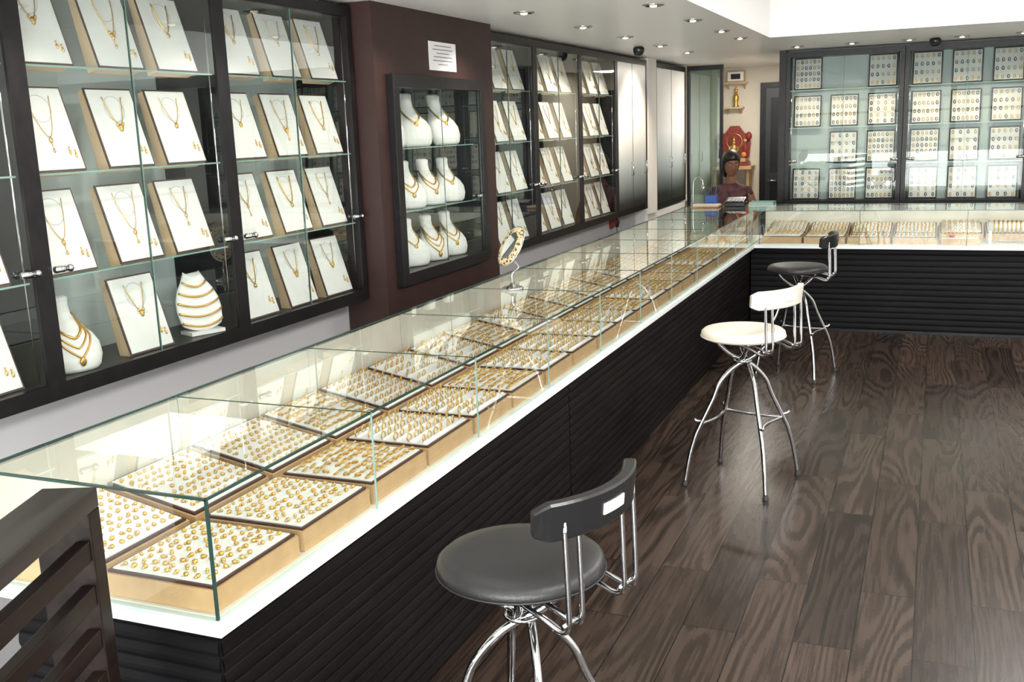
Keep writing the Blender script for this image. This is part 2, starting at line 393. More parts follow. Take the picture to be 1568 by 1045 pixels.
XF = -2.57
cabL = cabinet_mesh(.98, .31)
def lean_boards(y0, offs, fx=XF, skip=(), w=.222, back=False):
    for r, z in enumerate(SH):
        for c, o in enumerate(offs):
            if (r, c) in skip: continue
            k = random.randrange(8)
            place('necklace_display_board', BM[k], (fx-.045, y0+o+w/2, z+.002), (0, math.radians(-17), random.uniform(-.03, .03)))
for i, y in enumerate((.41, 1.39, 2.37, 3.35)):
    place('wall_display_cabinet', cabL, (XF, y, 0))
    if i == 0: continue
    offs = (.05, .38, .67) if i < 3 else (.08, .39, .69)
    lean_boards(y, offs, skip={(0, 0), (0, 2)} if i == 2 else set())
place('necklace_bust', BU[1], (XF-.12, 2.37+.17, SH[0]+.002), (0, 0, math.radians(-15)))
place('chain_display_stand', FAN, (XF-.10, 2.37+.82, SH[0]+.002), (0, 0, math.radians(-22)))
ys = [5.77, 6.745, 7.72, 8.70]
cabR = cabinet_mesh(.972, .31, BLACKSIDE)
for i, y in enumerate(ys[:3]):
    place('wall_display_cabinet', cabR, (XF, y, 0)); lean_boards(y, (.05, .355, .66))
def frosted_unit(name, x0, y0, y1, z0, n):
    b = MB(); b.box(x0-.2, x0, y0, y0+.035, z0, 2.29, BLKF); b.box(x0-.2, x0, y1-.035, y1, z0, 2.29, BLKF)
    b.box(x0-.2, x0, y0+.035, y1-.035, z0, z0+.05, BLKF); b.box(x0-.2, x0, y0+.035, y1-.035, 2.24, 2.29, BLKF)
    w = (y1-y0-.07)/n
    for i in range(n):
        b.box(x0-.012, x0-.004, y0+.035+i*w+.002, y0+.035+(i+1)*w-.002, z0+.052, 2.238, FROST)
        b.box(x0-.004, x0-.001, y0+.035+i*w, y0+.035+i*w+.004, z0+.052, 2.238, GEDGE)
        b.tube([(x0-.005, y0+.035+(i+.9)*w, 1.25), (x0+.015, y0+.035+(i+.9)*w, 1.25), (x0+.015, y0+.035+(i+.9)*w, 1.36), (x0-.005, y0+.035+(i+.9)*w, 1.36)], .006, CHROME)
    b.obj(name)
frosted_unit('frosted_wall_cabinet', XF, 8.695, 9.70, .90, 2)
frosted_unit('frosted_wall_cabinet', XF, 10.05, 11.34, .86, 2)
b = MB(); b.box(-2.56, -2.53, 11.36, 11.42, 0, 2.30, BLKF); b.box(-2.20, -2.17, 11.36, 11.42, 0, 2.30, BLKF); b.box(-2.53, -2.20, 11.37, 11.41, 2.25, 2.30, BLKF)
b.quad((-2.53, 11.39, 0.02), (-2.20, 11.39, .02), (-2.20, 11.39, 2.25), (-2.53, 11.39, 2.25), GLASSG); b.box(-2.53, -2.20, 11.375, 11.405, 0, .04, BLKF)
b.obj('glass_partition')

cabB = cabinet_mesh(1.005, .18, BACKG, GLASSB)
for i in range(4):
    x = -1.295+i*1.01
    place('wall_display_cabinet', cabB, (x, 9.80, 0), (0, 0, math.pi/2*-1))
    grids = {0: {(3,0),(3,2),(2,0),(2,1),(2,2),(1,1),(1,2),(0,0),(0,1),(0,2)}, 1: {(3,0),(3,1),(3,2),(2,0),(2,1),(2,2),(1,0),(1,1),(1,2),(0,0),(0,1),(0,2)}}
    g = grids.get(i, {(r, c) for r in range(4) for c in range(3)})
    for (r, c) in sorted(g):
        place('jewellery_pad', PM[random.randrange(5)], (x+.18+c*.322, 9.91, SH[r]+.003), (0, math.radians(-6), -math.pi/2))

# pillar showcase
b = MB(); y0, y1, z0, z1 = 4.455, 5.545, .945, 1.98; xf = -2.43
for a in ((y0, y1, z0, z0+.06), (y0, y1, z1-.06, z1), (y0, y0+.06, z0+.06, z1-.06), (y1-.06, y1, z0+.06, z1-.06)):
    b.box(-2.469, xf, a[0], a[1], a[2], a[3], BLKF)
b.box(-2.88, -2.87, 4.505, 5.495, .99, 1.935, BLACKSIDE)
for y in (4.502, 5.490): b.box(-2.87, -2.47, y, y+.008, .99, 1.935, BLACKSIDE)
b.box(-2.87, -2.47, 4.51, 5.49, .987, .998, BLACKSIDE); b.box(-2.87, -2.47, 4.51, 5.49, 1.928, 1.938, BLACKSIDE)
for z in (1.305, 1.625):
    b.quad((-2.865, 4.51, z), (-2.49, 4.51, z), (-2.49, 5.49, z), (-2.865, 5.49, z), GLASS); b.box(-2.492, -2.488, 4.51, 5.49, z-.006, z, GEDGEL)
for a, c in ((4.517, 4.998), (5.002, 5.483)):
    b.quad((-2.445, a, 1.007), (-2.445, c, 1.007), (-2.445, c, 1.918), (-2.445, a, 1.918), GLASSD); b.box(-2.448, -2.443, c-.002, c, 1.007, 1.918, GEDGE)
b.tube([(-2.44, 5.42, 1.33), (-2.415, 5.42, 1.33)], .012, CHROME, 12)
b.obj('pillar_showcase', .003)
rows = [(1.0, (4.62, 4.85, 5.09, 5.33)), (1.307, (4.62, 4.85, 5.09, 5.33)), (1.627, (4.62, 4.92, 5.27))]
for z, yy in rows:
    for j, y in enumerate(yy):
        m = BU[random.randrange(4)]
        o = place('necklace_bust', m, (-2.60, y, z+.001), (0, 0, math.radians(-30+random.uniform(-6, 8))))
        o.scale = (1.0,)*3 if z < 1.6 else (1.12,)*3
b = MB(); b.box(-2.469, -2.466, 4.93, 5.255, 2.018, 2.165, PAPER)
for k in range(6):
    z = 2.145-k*.019; wd = [.2, .24, .15, .22, .24, .12][k]
    b.box(-2.4665, -2.4655, 5.093-wd/2, 5.093+wd/2, z-.002, z+.002, INK)
b.obj('paper_notice')
b = MB(); b.box(-2.70, -2.65, 8.83, 8.93, .80, .89, RED); b.tube([(-2.63, 8.85, .80), (-2.615, 8.85, .85), (-2.63, 8.85, .89)], .012, BLKP); b.tube([(-2.65, 8.9, .8), (-2.64, 8.9, .7), (-2.66, 8.92, .66)], .004, BLKP)
b.obj('wall_telephone', .004)

# ------------------------------------------------------------------ counters
def reeded(b, p0, p1, z0, z1, outn, mt, pitch=.036, d=.0045):
    n = int((z1-z0)/pitch); pr = []
    for i in range(n):
        za = z0+(z1-z0)*i/n; h = (z1-z0)/n
        pr += [(0, za), (d*.5, za+h*.12), (d, za+h*.3), (d, za+h*.55), (d*.35, za+h*.92)]
    pr.append((0, z1))
    vs = []
    for p in (p0, p1):
        for o, z in pr: vs.append((p[0]+outn[0]*o, p[1]+outn[1]*o, z))
    k = len(pr); fs = [(i, k+i, k+i+1, i+1) for i in range(k-1)]
    b.add(vs, fs, mt)
b = MB()
b.box(-1.985, -1.385, 1.62, 9.03, .06, .68, WDY); b.box(-1.96, -1.42, 1.66, 9.0, 0, .06, BLKF)
segs = [(1.62, 3.90), (3.91, 6.20), (6.21, 8.43)]
for a, c in segs:
    reeded(b, (-1.385, a), (-1.385, c), .03, .675, (1, 0), WDY)
reeded(b, (-1.985, 1.62), (-1.39, 1.62), .03, .675, (0, -1), WDX)
b.box(-2.01, -1.335, 1.565, 9.07, .681, .703, WHITE)
b.box(-2.003, -1.345, 1.575, 9.065, .703, .711, GLEDGE)
P = .672
for i in range(11):
    a = 1.585+i*P; c = min(a+P-.004, 9.06)
    if a < 9: b.box(-2.004, -1.994, a, c, .711, .972, CREAM)
b.box(-1.992, -1.36, 1.59, 9.06, .711, .714, CREAM)
xg = -1.352; yg = 1.582; zt = .98; yb = 9.06
b.quad((xg, yg, .711), (xg, 8.41, .711), (xg, 8.41, zt), (xg, yg, zt), GLASS)
b.quad((-2.0, yg, .711), (xg, yg, .711), (xg, yg, zt), (-2.0, yg, zt), GLASS)
b.quad((-2.005, yg, zt), (xg, yg, zt), (xg, yb, zt), (-2.005, yb, zt), GLASS)
e = .004
b.box(xg-e, xg+.001, yg-.002, 8.41, zt-.004, zt+.002, GEDGE); b.box(-2.007, xg, yg-.003, yg+.003, zt-.004, zt+.002, GEDGE); b.box(-2.007, -2.001, yg, yb, zt-.004, zt+.002, GEDGE)
b.box(xg-.004, xg+.002, yg-.003, yg+.003, .711, zt, GEDGE)
for i in range(1, 11):
    y = 1.58+P*i
    b.box(xg-.002, xg+.002, y-.002, y+.002, .705, zt, GEDGEL); b.box(-2.0, xg, y-.001, y+.001, zt-.001, zt+.0015, GEDGE)
b.obj('jewellery_counter')
b = MB()
b.box(-1.37, 3.18, 8.44, 9.03, .06, .68, WDX); b.box(-1.37, 3.18, 8.48, 9.0, 0, .06, BLKF)
reeded(b, (-1.37, 8.44), (3.18, 8.44), .03, .675, (0, -1), WDX, .045, .004)
b.box(-1.335, 3.18, 8.385, 9.07, .681, .703, WHITE); b.box(-1.345, 3.18, 8.395, 9.065, .703, .711, GLEDGE)
b.box(-1.34, 3.18, 8.42, 9.05, .711, .714, CREAM)
b.quad((xg, 8.41, .711), (3.18, 8.41, .711), (3.18, 8.41, zt), (xg, 8.41, zt), GLASS)
b.quad((xg, 8.41, zt), (3.18, 8.41, zt), (3.18, yb, zt), (xg, yb, zt), GLASS)
b.box(xg, 3.18, 8.407, 8.412, zt-.004, zt+.002, GEDGE); b.box(xg, 3.18, 9.058, 9.064, zt-.004, zt+.002, GEDGE)
b.box(-1.35, 3.18, 9.055, 9.063, .711, .97, CREAM)
for i in range(0, 6):
    x = -1.30+.77*i
    b.box(x-.002, x+.002, 8.406, 8.412, .705, zt, GEDGE); b.box(x-.0012, x+.0012, 8.41, yb, zt-.001, zt+.0015, GEDGE)
b.obj('jewellery_counter')

# ring trays
def tray_mesh(var, W=.30, Lg=.315, tilt=0.0):
    r = random.Random(var+100); b = MB(); hf = .052; hr = hf+W*math.tan(tilt)
    b.hexa([(0, 0, 0), (W, 0, 0), (W, Lg, 0), (0, Lg, 0), (0, 0, hr), (W, 0, hf), (W, Lg, hf), (0, Lg, hr)], TAN)
    M = Matrix.Translation((0, 0, hr)) @ Matrix.Rotation(math.atan2(hr-hf, W), 4, 'Y')
    sl = math.hypot(W, hr-hf)
    b.box(.006, sl-.006, .006, Lg-.006, 0, .006, TRIM, M)
    b.box(.014, sl-.014, .014, Lg-.014, .004, .009, PAD, M)
    kind = var % 4
    n = [7, 8, 6, 9][kind]; m_ = [8, 9, 7, 10][kind]
    for i in range(n):
        x = .034+(sl-.068)*i/(n-1)
        if kind in (0, 2):
            b.tube([(x+.008, .016, .010), (x+.008, Lg-.016, .010)], .0055, PAD, 6, False, M)
        for j in range(m_):
            y = .030+(Lg-.060)*j/(m_-1); g = r.choice([GOLD, GOLD, GOLD2])
            if r.random() < .05: continue
            x_ = x+r.uniform(-.003, .003)
            if kind in (0, 2):
                R = .0092 if kind == 0 else .0115; a = r.uniform(-.7, .7)
                pts = [(x_+R*math.cos(t)*math.sin(a)*.3, y+R*math.cos(t)*math.cos(a), .014+R*.6+R*math.sin(t)) for t in [2*math.pi*k/12 for k in range(12)]]
                b.tube(pts, .0023, g, 5, True, M); b.ell((x_, y, .014+R*1.65), (.0045, .005, .0035), g, 6, 4, M)
            elif kind == 1:
                R = .0085; a = r.uniform(0, 3)
                pts = [(x_+R*math.cos(t), y+R*math.sin(t)*.8, .015+.006*math.sin(t+a)) for t in [2*math.pi*k/10 for k in range(10)]]
                b.tube(pts, .0030, g, 5, True, M)
            else:
                y_ = y+r.uniform(-.003, .003); s_ = r.uniform(.85, 1.35)
                b.ell((x_, y_, .014), (.0058*s_, .0046*s_, .005), g, 7, 5, M)
                b.ell((x_+r.uniform(-.007, .007), y_+r.choice([-.006, .006]), .012), (.0035, .0036, .0035), g, 6, 4, M)
    return b.mesh('ring_tray')
TF = [tray_mesh(i) for i in range(4)]; TR = [tray_mesh(i+8, .29, .315, math.radians(11)) for i in range(4)]
seqF = [3, 3, 1, 2, 0, 1, 0, 2]; 
for i in range(20):
    y = 1.60+i*P/2
    if y+.315 > 8.36: break
    k = seqF[i] if i < 8 else random.randrange(4)
    place('ring_tray', TF[k], (-1.672, y, .7145))
    place('ring_tray', TR[(k+i) % 4 if i > 1 else 3], (-1.985, y, .7145))
for i in range(12):
    x = -1.29+i*.335
    if x > 2.8: break
    if i not in (4, 5): place('ring_tray', TF[random.randrange(4)], (x, 8.74, .7145), (0, 0, -math.pi/2))
    place('ring_tray', TR[random.randrange(4)], (x, 9.05, .7145), (0, 0, -math.pi/2))
b = MB(); b.box(.06, .33, 8.44, 8.70, .7145, .76, TAN); b.box(.065, .325, 8.445, 8.695, .76, .765, PAD)
for q in range(5):
    for w_ in range(2):
        b.tube([(.09+.052*q+.02*math.cos(t), 8.50+.1*w_+.006*math.sin(t), .785+.018*math.sin(t)) for t in [2*math.pi*k/14 for k in range(14)]], .003, GOLD, 6, True)
b.ell((.14, 8.475, .776), (.022, .014, .010), PINK, 14, 8)
b.obj('bracelet_tray', .002)
b = MB()
for q in range(8):
    xc = .43+.03*q
    b.tube([(xc, 8.55+.048*math.cos(t), .84+.048*math.sin(t)) for t in [2*math.pi*k/20 for k in range(20)]], .006, GOLD, 6, True)
b.tube([(.39, 8.55, .84), (.68, 8.55, .84)], .040, PAD, 14); b.box(.395, .415, 8.52, 8.58, .7145, .82, PAD); b.box(.655, .675, 8.52, 8.58, .7145, .82, PAD)
b.obj('bangle_stand')

# ------------------------------------------------------------------ stools
def stool(cx, cy, rot, seatm, backm, lab):
    b = MB(); zs = .69
    b.lathe((0, 0, 0), [(.10, zs-.004), (.176, zs), (.190, zs+.006), (.195, zs+.018), (.192, zs+.032), (.18, zs+.042), (.14, zs+.047), (.07, zs+.049), (.01, zs+.0495)], seatm, 48)
    b.lathe((0, 0, 0), [(.12, zs-.012), (.125, zs-.008), (.125, zs-.002), (.12, zs)], CHROME, 32)
    b.tube([(.195*math.cos(t), .195*math.sin(t), zs+.012) for t in [2*math.pi*k/48 for k in range(48)]], .0025, seatm, 6, True)
    feet = [(-62+i*90) for i in range(4)]
    lp = []
    for a in feet:
        a = math.radians(a) - rot
        u = Vector((math.cos(a), math.sin(a), 0)); w = Vector((-u.y, u.x, 0))*.018
        P_ = [(-.125, .685), (-.105, .655), (-.045, .605), (.045, .56), (.115, .49), (.150, .41), (.205, .30), (.235, .235), (.262, .14), (.285, .012)]
        pts = cr([u*r_+w+Vector((0, 0, z)) for r_, z in P_], 5)
        b.tube(pts, .0105, CHROME, 10); lp.append((u, w))
        b.lathe(u*.285+w, [(.013, 0), (.014, .003), (.0135, .02)], RUB, 12)
        e = u*.19+w+Vector((0, 0, .31)); b.tube([e, e+u*.035, e+u*.050+Vector((0, 0, .012))], .007, CHROME, 8)
    for i in range(4):
        if i == 3: continue
        (u, w), (u2, w2) = lp[i], lp[(i+1) % 4]
        p = u*.205+w+Vector((0, 0, .295)); q = u2*.205+w2+Vector((0, 0, .295)); mid = (p+q)/2*.86
        b.tube(cr([p, Vector((mid.x, mid.y, .295)), q], 6), .007, CHROME, 8)
    b.tube([(.040*math.cos(t), .040*math.sin(t), .585) for t in [2*math.pi*k/16 for k in range(16)]], .006, CHROME, 6, True)
    for y in (-.135, -.085, .085, .135):
        b.tube(cr([(.05, y*.8, .682), (.14, y*.95, .672), (.20, y, .655), (.222, y, .668), (.224, y, .72), (.218, y, .90)], 5), .0062, CHROME, 8)
    for sg in (-1, 1): b.tube([(.216, sg*.145, .672), (.216, sg*.075, .672)], .006, CHROME, 8)
    R = .30; cxx = -.062; rings = []
    for k in range(25):
        a = math.radians(-38+78*k/24); en = 1-.35*max(0, abs(k-12)/12-.85)/.15
        pr = [(-.014, -.036), (-.010, -.041), (.010, -.041), (.014, -.036), (.020, .036), (.016, .041), (-.004, .041), (-.008, .036)]
        rings.append([Vector((cxx+(R+o)*math.cos(a), (R+o)*math.sin(a), .90+z*en)) for o, z in pr])
    b.loft(rings, backm, smooth=False)
    rings = []
    for k in range(7):
        a = math.radians(-7+14*k/6); rings.append([Vector((cxx+(R+o)*math.cos(a), (R+o)*math.sin(a), z)) for o, z in ((.010, .888), (.019, .888), (.021, .912), (.012, .912))])
    b.loft(rings, lab, smooth=False)
    o = b.obj('bar_stool', 0, (cx, cy, 0), (0, 0, rot)); o.scale = (1, 1, 1.02)
stool(-.842, 2.02, math.radians(-15), BLKL, BLKP, WHITE)
stool(-.80, 4.725, math.radians(-27), WHL, WHP, GREYEMB)
stool(-.82, 6.93, math.radians(-4), BLKL, BLKP, BLKP)

# ------------------------------------------------------------------ slatted screen, lower left
b = MB(); H = 1.04; Lg = 1.25; T = .11
b.box(0, Lg, -T, 0, H-.04, H, WDGT)
b.box(0, .05, -T, 0, 0, H-.04, WDG); b.box(Lg-.05, Lg, -T, 0, 0, H-.04, WDG)
for i in range(10):
    z = H-.135-i*.092
    b.box(.05, Lg-.05, -.032, -.004, z, z+.042, WDG)
b.box(.05, Lg-.05, -T, 0, 0, .06, WDG)
b.obj('slatted_wooden_screen', .003, (-1.50, 1.445, 0), (0, 0, math.atan2(-.93, .36)))

# ------------------------------------------------------------------ small objects on the counter
b = MB(); c = Vector((-1.77, 4.27, .982))
b.lathe(c, [(.05, 0), (.052, .004), (.045, .010), (.015, .018), (.008, .03)], CHROME, 32)
b.tube(cr([c+Vector((0, 0, .02)), c+Vector((0, 0, .07)), c+Vector((.02, .03, .10)), c+Vector((0.005, .0, .14)), c+Vector((0, 0, .19))], 5), .0055, CHROME, 8)
mj = Vector((.35, .45, .95)).normalized(); vv = Vector((-.39, .91, -.15)); vv = (vv-mj*vv.dot(mj)).normalized()
sd_ = mj.cross(vv); nn = (-vv*math.cos(math.radians(46))+sd_*math.sin(math.radians(46))).normalized(); mi_ = mj.cross(nn)
Mx = Matrix.Identity(4)
for i in range(3): Mx[i][0] = nn[i]; Mx[i][1] = mi_[i]; Mx[i][2] = mj[i]
Mx.translation = c+Vector((0, .0, .195))
LEO, nt, bs = new_mat('gold_mottled_shell')
tcl = nt.nodes.new('ShaderNodeTexCoord')
vo = nt.nodes.new('ShaderNodeTexVoronoi'); vo.inputs['Scale'].default_value = 70; nt.links.new(tcl.outputs['Object'], vo.inputs['Vector'])
crp = nt.nodes.new('ShaderNodeValToRGB'); crp.color_ramp.elements[0].position = .3; crp.color_ramp.elements[1].position = .55
crp.color_ramp.elements[0].color = (.08, .04, .012, 1); crp.color_ramp.elements[1].color = (.62, .50, .30, 1)
nt.links.new(vo.outputs['Distance'], crp.inputs[0]); nt.links.new(crp.outputs[0], bs.inputs['Base Color']); bs.inputs['Roughness'].default_value = .3
rings = []
for x_, s_ in ((-.016, .5), (-.012, .88), (0, 1), (.008, .96), (.012, .86)):
    rings.append([Vector((x_, .060*s_*math.cos(t), .098*s_*math.sin(t))) for t in [2*math.pi*k/32 for k in range(32)]])
b.loft(rings, LEO, M=Mx)
b.loft([[Vector((x_, .034*math.cos(t), .066*math.sin(t))) for t in [2*math.pi*k/32 for k in range(32)]] for x_ in (.012, .0135)], MIRROR, smooth=False, M=Mx)
b.tube([(0, .061*math.cos(t), .099*math.sin(t)) for t in [2*math.pi*k/32 for k in range(32)]], .0035, CHROME, 6, True, Mx)
b.obj('table_mirror')
b = MB(); b.box(-1.92, -1.70, 8.72, 8.90, .984, .998, TAN); b.box(-1.915, -1.705, 8.725, 8.895, .998, 1.004, PAD); b.obj('jewellery_sorting_tray', .003)
b = MB()
b.box(-1.86, -1.76, 8.96, 9.03, .984, 1.07, BLUE); b.box(-1.855, -1.765, 8.965, 9.025, 1.07, 1.074, BLKP)
for k in range(5): b.tube([(-1.85+.018*k, 8.995, 1.07), (-1.855+.022*k, 9.0, 1.13+.008*(k % 3))], .004, [BLKP, BLUE, RED, BLKP, BLUE][k], 6)
b.obj('pen_holder', .003)
b = MB(); b.box(-1.68, -1.50, 8.85, 9.03, .984, 1.01, BLKP); b.hexa([(-1.67, 8.86, 1.01), (-1.51, 8.86, 1.01), (-1.51, 9.02, 1.01), (-1.67, 9.02, 1.01), (-1.67, 8.87, 1.02), (-1.51, 8.87, 1.02), (-1.51, 9.02, 1.05), (-1.67, 9.02, 1.05)], BLKP)
for i in range(4):
    for j in range(3): b.box(-1.65+.035*i, -1.625+.035*i, 8.885+.035*j, 8.91+.035*j, 1.024+.006*j, 1.034+.006*j, GREYEMB)
b.obj('desk_calculator', .002)
b = MB()
b.lathe((-1.965, 8.96, .984), [(.03, 0), (.03, .008), (.01, .012)], CHROME, 20)
b.tube(cr([(-1.965, 8.96, .99), (-1.965, 8.96, 1.12), (-1.955, 8.96, 1.20), (-1.92, 8.96, 1.225), (-1.885, 8.96, 1.20), (-1.877, 8.96, 1.16)], 6), .006, CHROME, 8)
b.lathe((-1.877, 8.96, 1.125), [(.022, 0), (.02, .015), (.01, .035)], CHROME, 16)
b.obj('gooseneck_desk_lamp')
b = MB(); b.box(-1.45, -1.25, 8.78, 8.98, .984, .988, WHITE)
for a in ((-1.45, -1.445, 8.78, 8.98), (-1.255, -1.25, 8.78, 8.98), (-1.445, -1.255, 8.78, 8.785), (-1.445, -1.255, 8.975, 8.98)):
    b.box(*a, .988, 1.02, GEDGEL)
b.obj('glass_display_tray')

# ------------------------------------------------------------------ ceiling fittings
dl = [(-2.07, y) for y in (1.3, 2.3, 3.3, 4.3, 5.29, 6.29, 7.24, 8.24, 9.2)] + [(-1.40, y) for y in (2.5, 3.5, 4.5, 5.43, 6.38, 7.28, 8.0)] + [(-1.15, 9.35), (-.7, 9.35), (-.25, 9.35), (.15, 9.35), (.6, 9.35), (1.3, 9.35)]
b = MB()
b.lathe((0, 0, 0), [(.058, 0), (.058, -.006), (.050, -.010), (.043, -.008), (.040, .0), (.034, .0)], CHROME, 28)
b.lathe((0, 0, 0), [(.040, -.001), (.038, -.004), (.03, -.002), (.005, -.0015)], BLKP, 24)
b.lathe((0, 0, 0), [(.018, -.003), (.020, -.008), (.016, -.014), (.006, -.016)], BULB, 18)
DM = b.mesh('downlight')
for i, (x, y) in enumerate(dl):
    place('ceiling_downlight', DM, (x, y, 2.31))
    en = 9
    if x < -1.9: en = 17 if y < 5 else (26 if y < 7 else 48)
    if y > 9 and x > -1.9: en = 25
    L = bpy.data.lights.new('downlight_spot', 'SPOT'); L.energy = en; L.spot_size = math.radians(95); L.spot_blend = .7; L.color = (1, .9, .78) if y < 9 else (1, .80, .58); L.shadow_soft_size = .03
    o = bpy.data.objects.new('downlight_lamp', L); COL.objects.link(o); o.location = (x, y, 2.275)
    if x < -1.9: o.rotation_euler = (0, math.radians(24 if y < 7 else 34), 0)
    if y > 9 and x > -1.9: o.rotation_euler = (math.radians(22), 0, 0)
for x, y in ((-2.25, 8.25), (-.05, 9.4)):
    b = MB(); b.lathe((x, y, 0), [(.03, 2.309), (.045, 2.30), (.045, 2.285), (.042, 2.265), (.03, 2.245), (.012, 2.236)], BLKP, 24); b.tube([(x, y, 2.27), (x-.01, y-.045, 2.255)], .018, BLKP, 12); b.obj('security_camera')

# ------------------------------------------------------------------ office shrine and shelves
b = MB(); b.box(-2.45, -1.98, 12.12, 12.398, 1.14, 1.18, TAN); b.box(-2.42, -2.39, 12.15, 12.39, 0, 1.14, TAN); b.box(-2.04, -2.01, 12.15, 12.39, 0, 1.14, TAN); b.box(-2.39, -2.04, 12.17, 12.38, .5, .53, TAN)
b.obj('shrine_table', .003)
b = MB(); cx = -2.21; y = 12.28; z = 1.18
b.box(cx-.18, cx+.18, y-.10, y+.10, z, z+.05, RED); b.box(cx-.15, cx+.15, y-.08, y+.09, z+.05, z+.09, TAN)
for sx in (-1, 1):
    b.tube([(cx+sx*.15, y-.06, z+.09), (cx+sx*.14, y-.06, z+.28)], [.018, .012], RED, 10); b.ell((cx+sx*.14, y-.06, z+.29), (.022, .022, .022), TAN, 10, 8)
    b.ell((cx+sx*.17, y+.02, z+.34), (.035, .03, .05), RED, 12, 8); b.ell((cx+sx*.13, y-.08, z+.13), (.03, .02, .03), ORANGE, 10, 6)
rings = []
for yy in (y+.04, y+.08):
    rings.append([Vector((cx+px, yy, z+pz)) for px, pz in ((-.17, .09), (.17, .09), (.185, .25), (.17, .36), (.11, .38), (.05, .46), (-.05, .46), (-.11, .38), (-.17, .36), (-.185, .25))])
b.loft(rings, RED, smooth=False)
b.tube([(cx+.09*math.cos(t), y+.035, z+.28+.09*math.sin(t)) for t in [2*math.pi*k/20 for k in range(20)]], .006, GOLD, 6, True)
b.ell((cx, y, z+.13), (.06, .045, .05), BROWN, 14, 10); b.ell((cx, y, z+.20), (.036, .03, .05), GOLD2, 14, 10); b.ell((cx, y, z+.265), (.022, .022, .027), GOLD2, 12, 8)
b.lathe((cx, y, z+.285), [(.02, 0), (.022, .01), (.012, .03), (.003, .05)], GOLD, 12)
for sx in (-1, 1): b.tube(cr([(cx+sx*.03, y, z+.225), (cx+sx*.055, y-.02, z+.19), (cx+sx*.03, y-.045, z+.16)], 4), .009, GOLD2, 8)
b.obj('deity_shrine')
for (zz, w_) in ((1.84, .22), (2.12, .26)):
    b = MB(); b.box(-2.33, -2.33+w_, 12.28, 12.398, zz, zz+.018, BEIGE)
    for xx in (-2.30, -2.33+w_-.04): b.hexa([(xx, 12.30, zz-.01), (xx+.012, 12.30, zz-.01), (xx+.012, 12.397, zz-.06), (xx, 12.397, zz-.06), (xx, 12.30, zz), (xx+.012, 12.30, zz), (xx+.012, 12.397, zz), (xx, 12.397, zz)], BEIGE)
    b.obj('wall_shelf')
b = MB(); b.lathe((-2.2, 12.34, 1.858), [(.035, 0), (.04, .01), (.02, .03), (.03, .07), (.035, .11), (.02, .15), (.012, .16)], GOLD, 16); b.ell((-2.2, 12.34, 2.04), (.02, .02, .025), GOLD, 12, 8); b.lathe((-2.2, 12.34, 2.055), [(.018, 0), (.01, .02), (.002, .045)], GOLD, 10)
b.obj('brass_figurine')
b = MB(); b.box(-2.31, -2.10, 12.33, 12.36, 2.138, 2.27, TAN); b.box(-2.295, -2.115, 12.326, 12.33, 2.155, 2.255, PAPER); b.box(-2.26, -2.15, 12.323, 12.326, 2.175, 2.235, BROWN); b.obj('framed_picture', .003)

# ------------------------------------------------------------------ seated woman
SKIN = mat('skin_brown', (.22, .098, .058), .5); HAIR = mat('black_hair', (.010, .007, .007), .4, nscale=60, var=.4)
CLOTH = mat('dark_floral_blouse', (.085, .035, .04), .75, var=.7, nscale=22); TROU = mat('dark_trousers', (.03, .03, .045), .8)
EYEW = mat('eye_white', (.55, .53, .50), .4); LIP = mat('lips', (.20, .05, .045), .5); DARK = mat('iris_dark', (.01, .007, .005), .2)
J = [((0,0,.50),(.15,.12)),((0,.01,.64),(.125,.09)),((0,.0,.80),(.14,.10)),((0,-.02,.95),(.135,.09)),((0,-.03,1.025),(.070,.06)),((0,-.045,1.09),(.048,.05)),((0,-.06,1.14),(.045,.045)),
     ((.15,-.02,.975),(.055,.055)),((.20,-.06,.85),(.042,.042)),((.225,-.11,.73),(.036,.036)),((.17,-.24,.68),(.030,.03)),((.12,-.33,.64),(.022,.018)),
     ((-.15,-.02,.975),(.055,.055)),((-.20,-.06,.85),(.042,.042)),((-.225,-.11,.73),(.036,.036)),((-.17,-.24,.68),(.030,.03)),((-.12,-.33,.64),(.022,.018)),
     ((.09,-.05,.50),(.095,.085)),((.11,-.25,.525),(.08,.075)),((.12,-.44,.53),(.06,.058)),((.12,-.44,.30),(.055,.055)),((.12,-.42,.10),(.035,.035)),((.12,-.50,.045),(.035,.028)),((.12,-.60,.035),(.028,.02)),
     ((-.09,-.05,.50),(.095,.085)),((-.11,-.25,.525),(.08,.075)),((-.12,-.44,.53),(.06,.058)),((-.12,-.44,.30),(.055,.055)),((-.12,-.42,.10),(.035,.035)),((-.12,-.50,.045),(.035,.028)),((-.12,-.60,.035),(.028,.02))]
E = [(0,1),(1,2),(2,3),(3,4),(4,5),(5,6),(3,7),(7,8),(8,9),(9,10),(10,11),(3,12),(12,13),(13,14),(14,15),(15,16),(0,17),(17,18),(18,19),(19,20),(20,21),(21,22),(22,23),(0,24),(24,25),(25,26),(26,27),(27,28),(28,29),(29,30)]
me = bpy.data.meshes.new('sk'); me.from_pydata([j[0] for j in J], E, []); me.update()
so = bpy.data.objects.new('sk', me); COL.objects.link(so)
md = so.modifiers.new('Skin', 'SKIN'); 
if not me.skin_vertices:
    import bmesh
    bm = bmesh.new(); bm.from_mesh(me); bm.verts.layers.skin.verify(); bm.to_mesh(me); bm.free()
for i, j in enumerate(J):
    me.skin_vertices[0].data[i].radius = j[1]
me.skin_vertices[0].data[0].use_root = True
sd = so.modifiers.new('Sub', 'SUBSURF'); sd.levels = 2; sd.render_levels = 2
bpy.context.view_layer.update()
dg = bpy.context.evaluated_depsgraph_get(); ev = bpy.data.meshes.new_from_object(so.evaluated_get(dg))
b = MB(); vs = [v.co.copy() for v in ev.vertices]
g = {0: [], 1: [], 2: []}
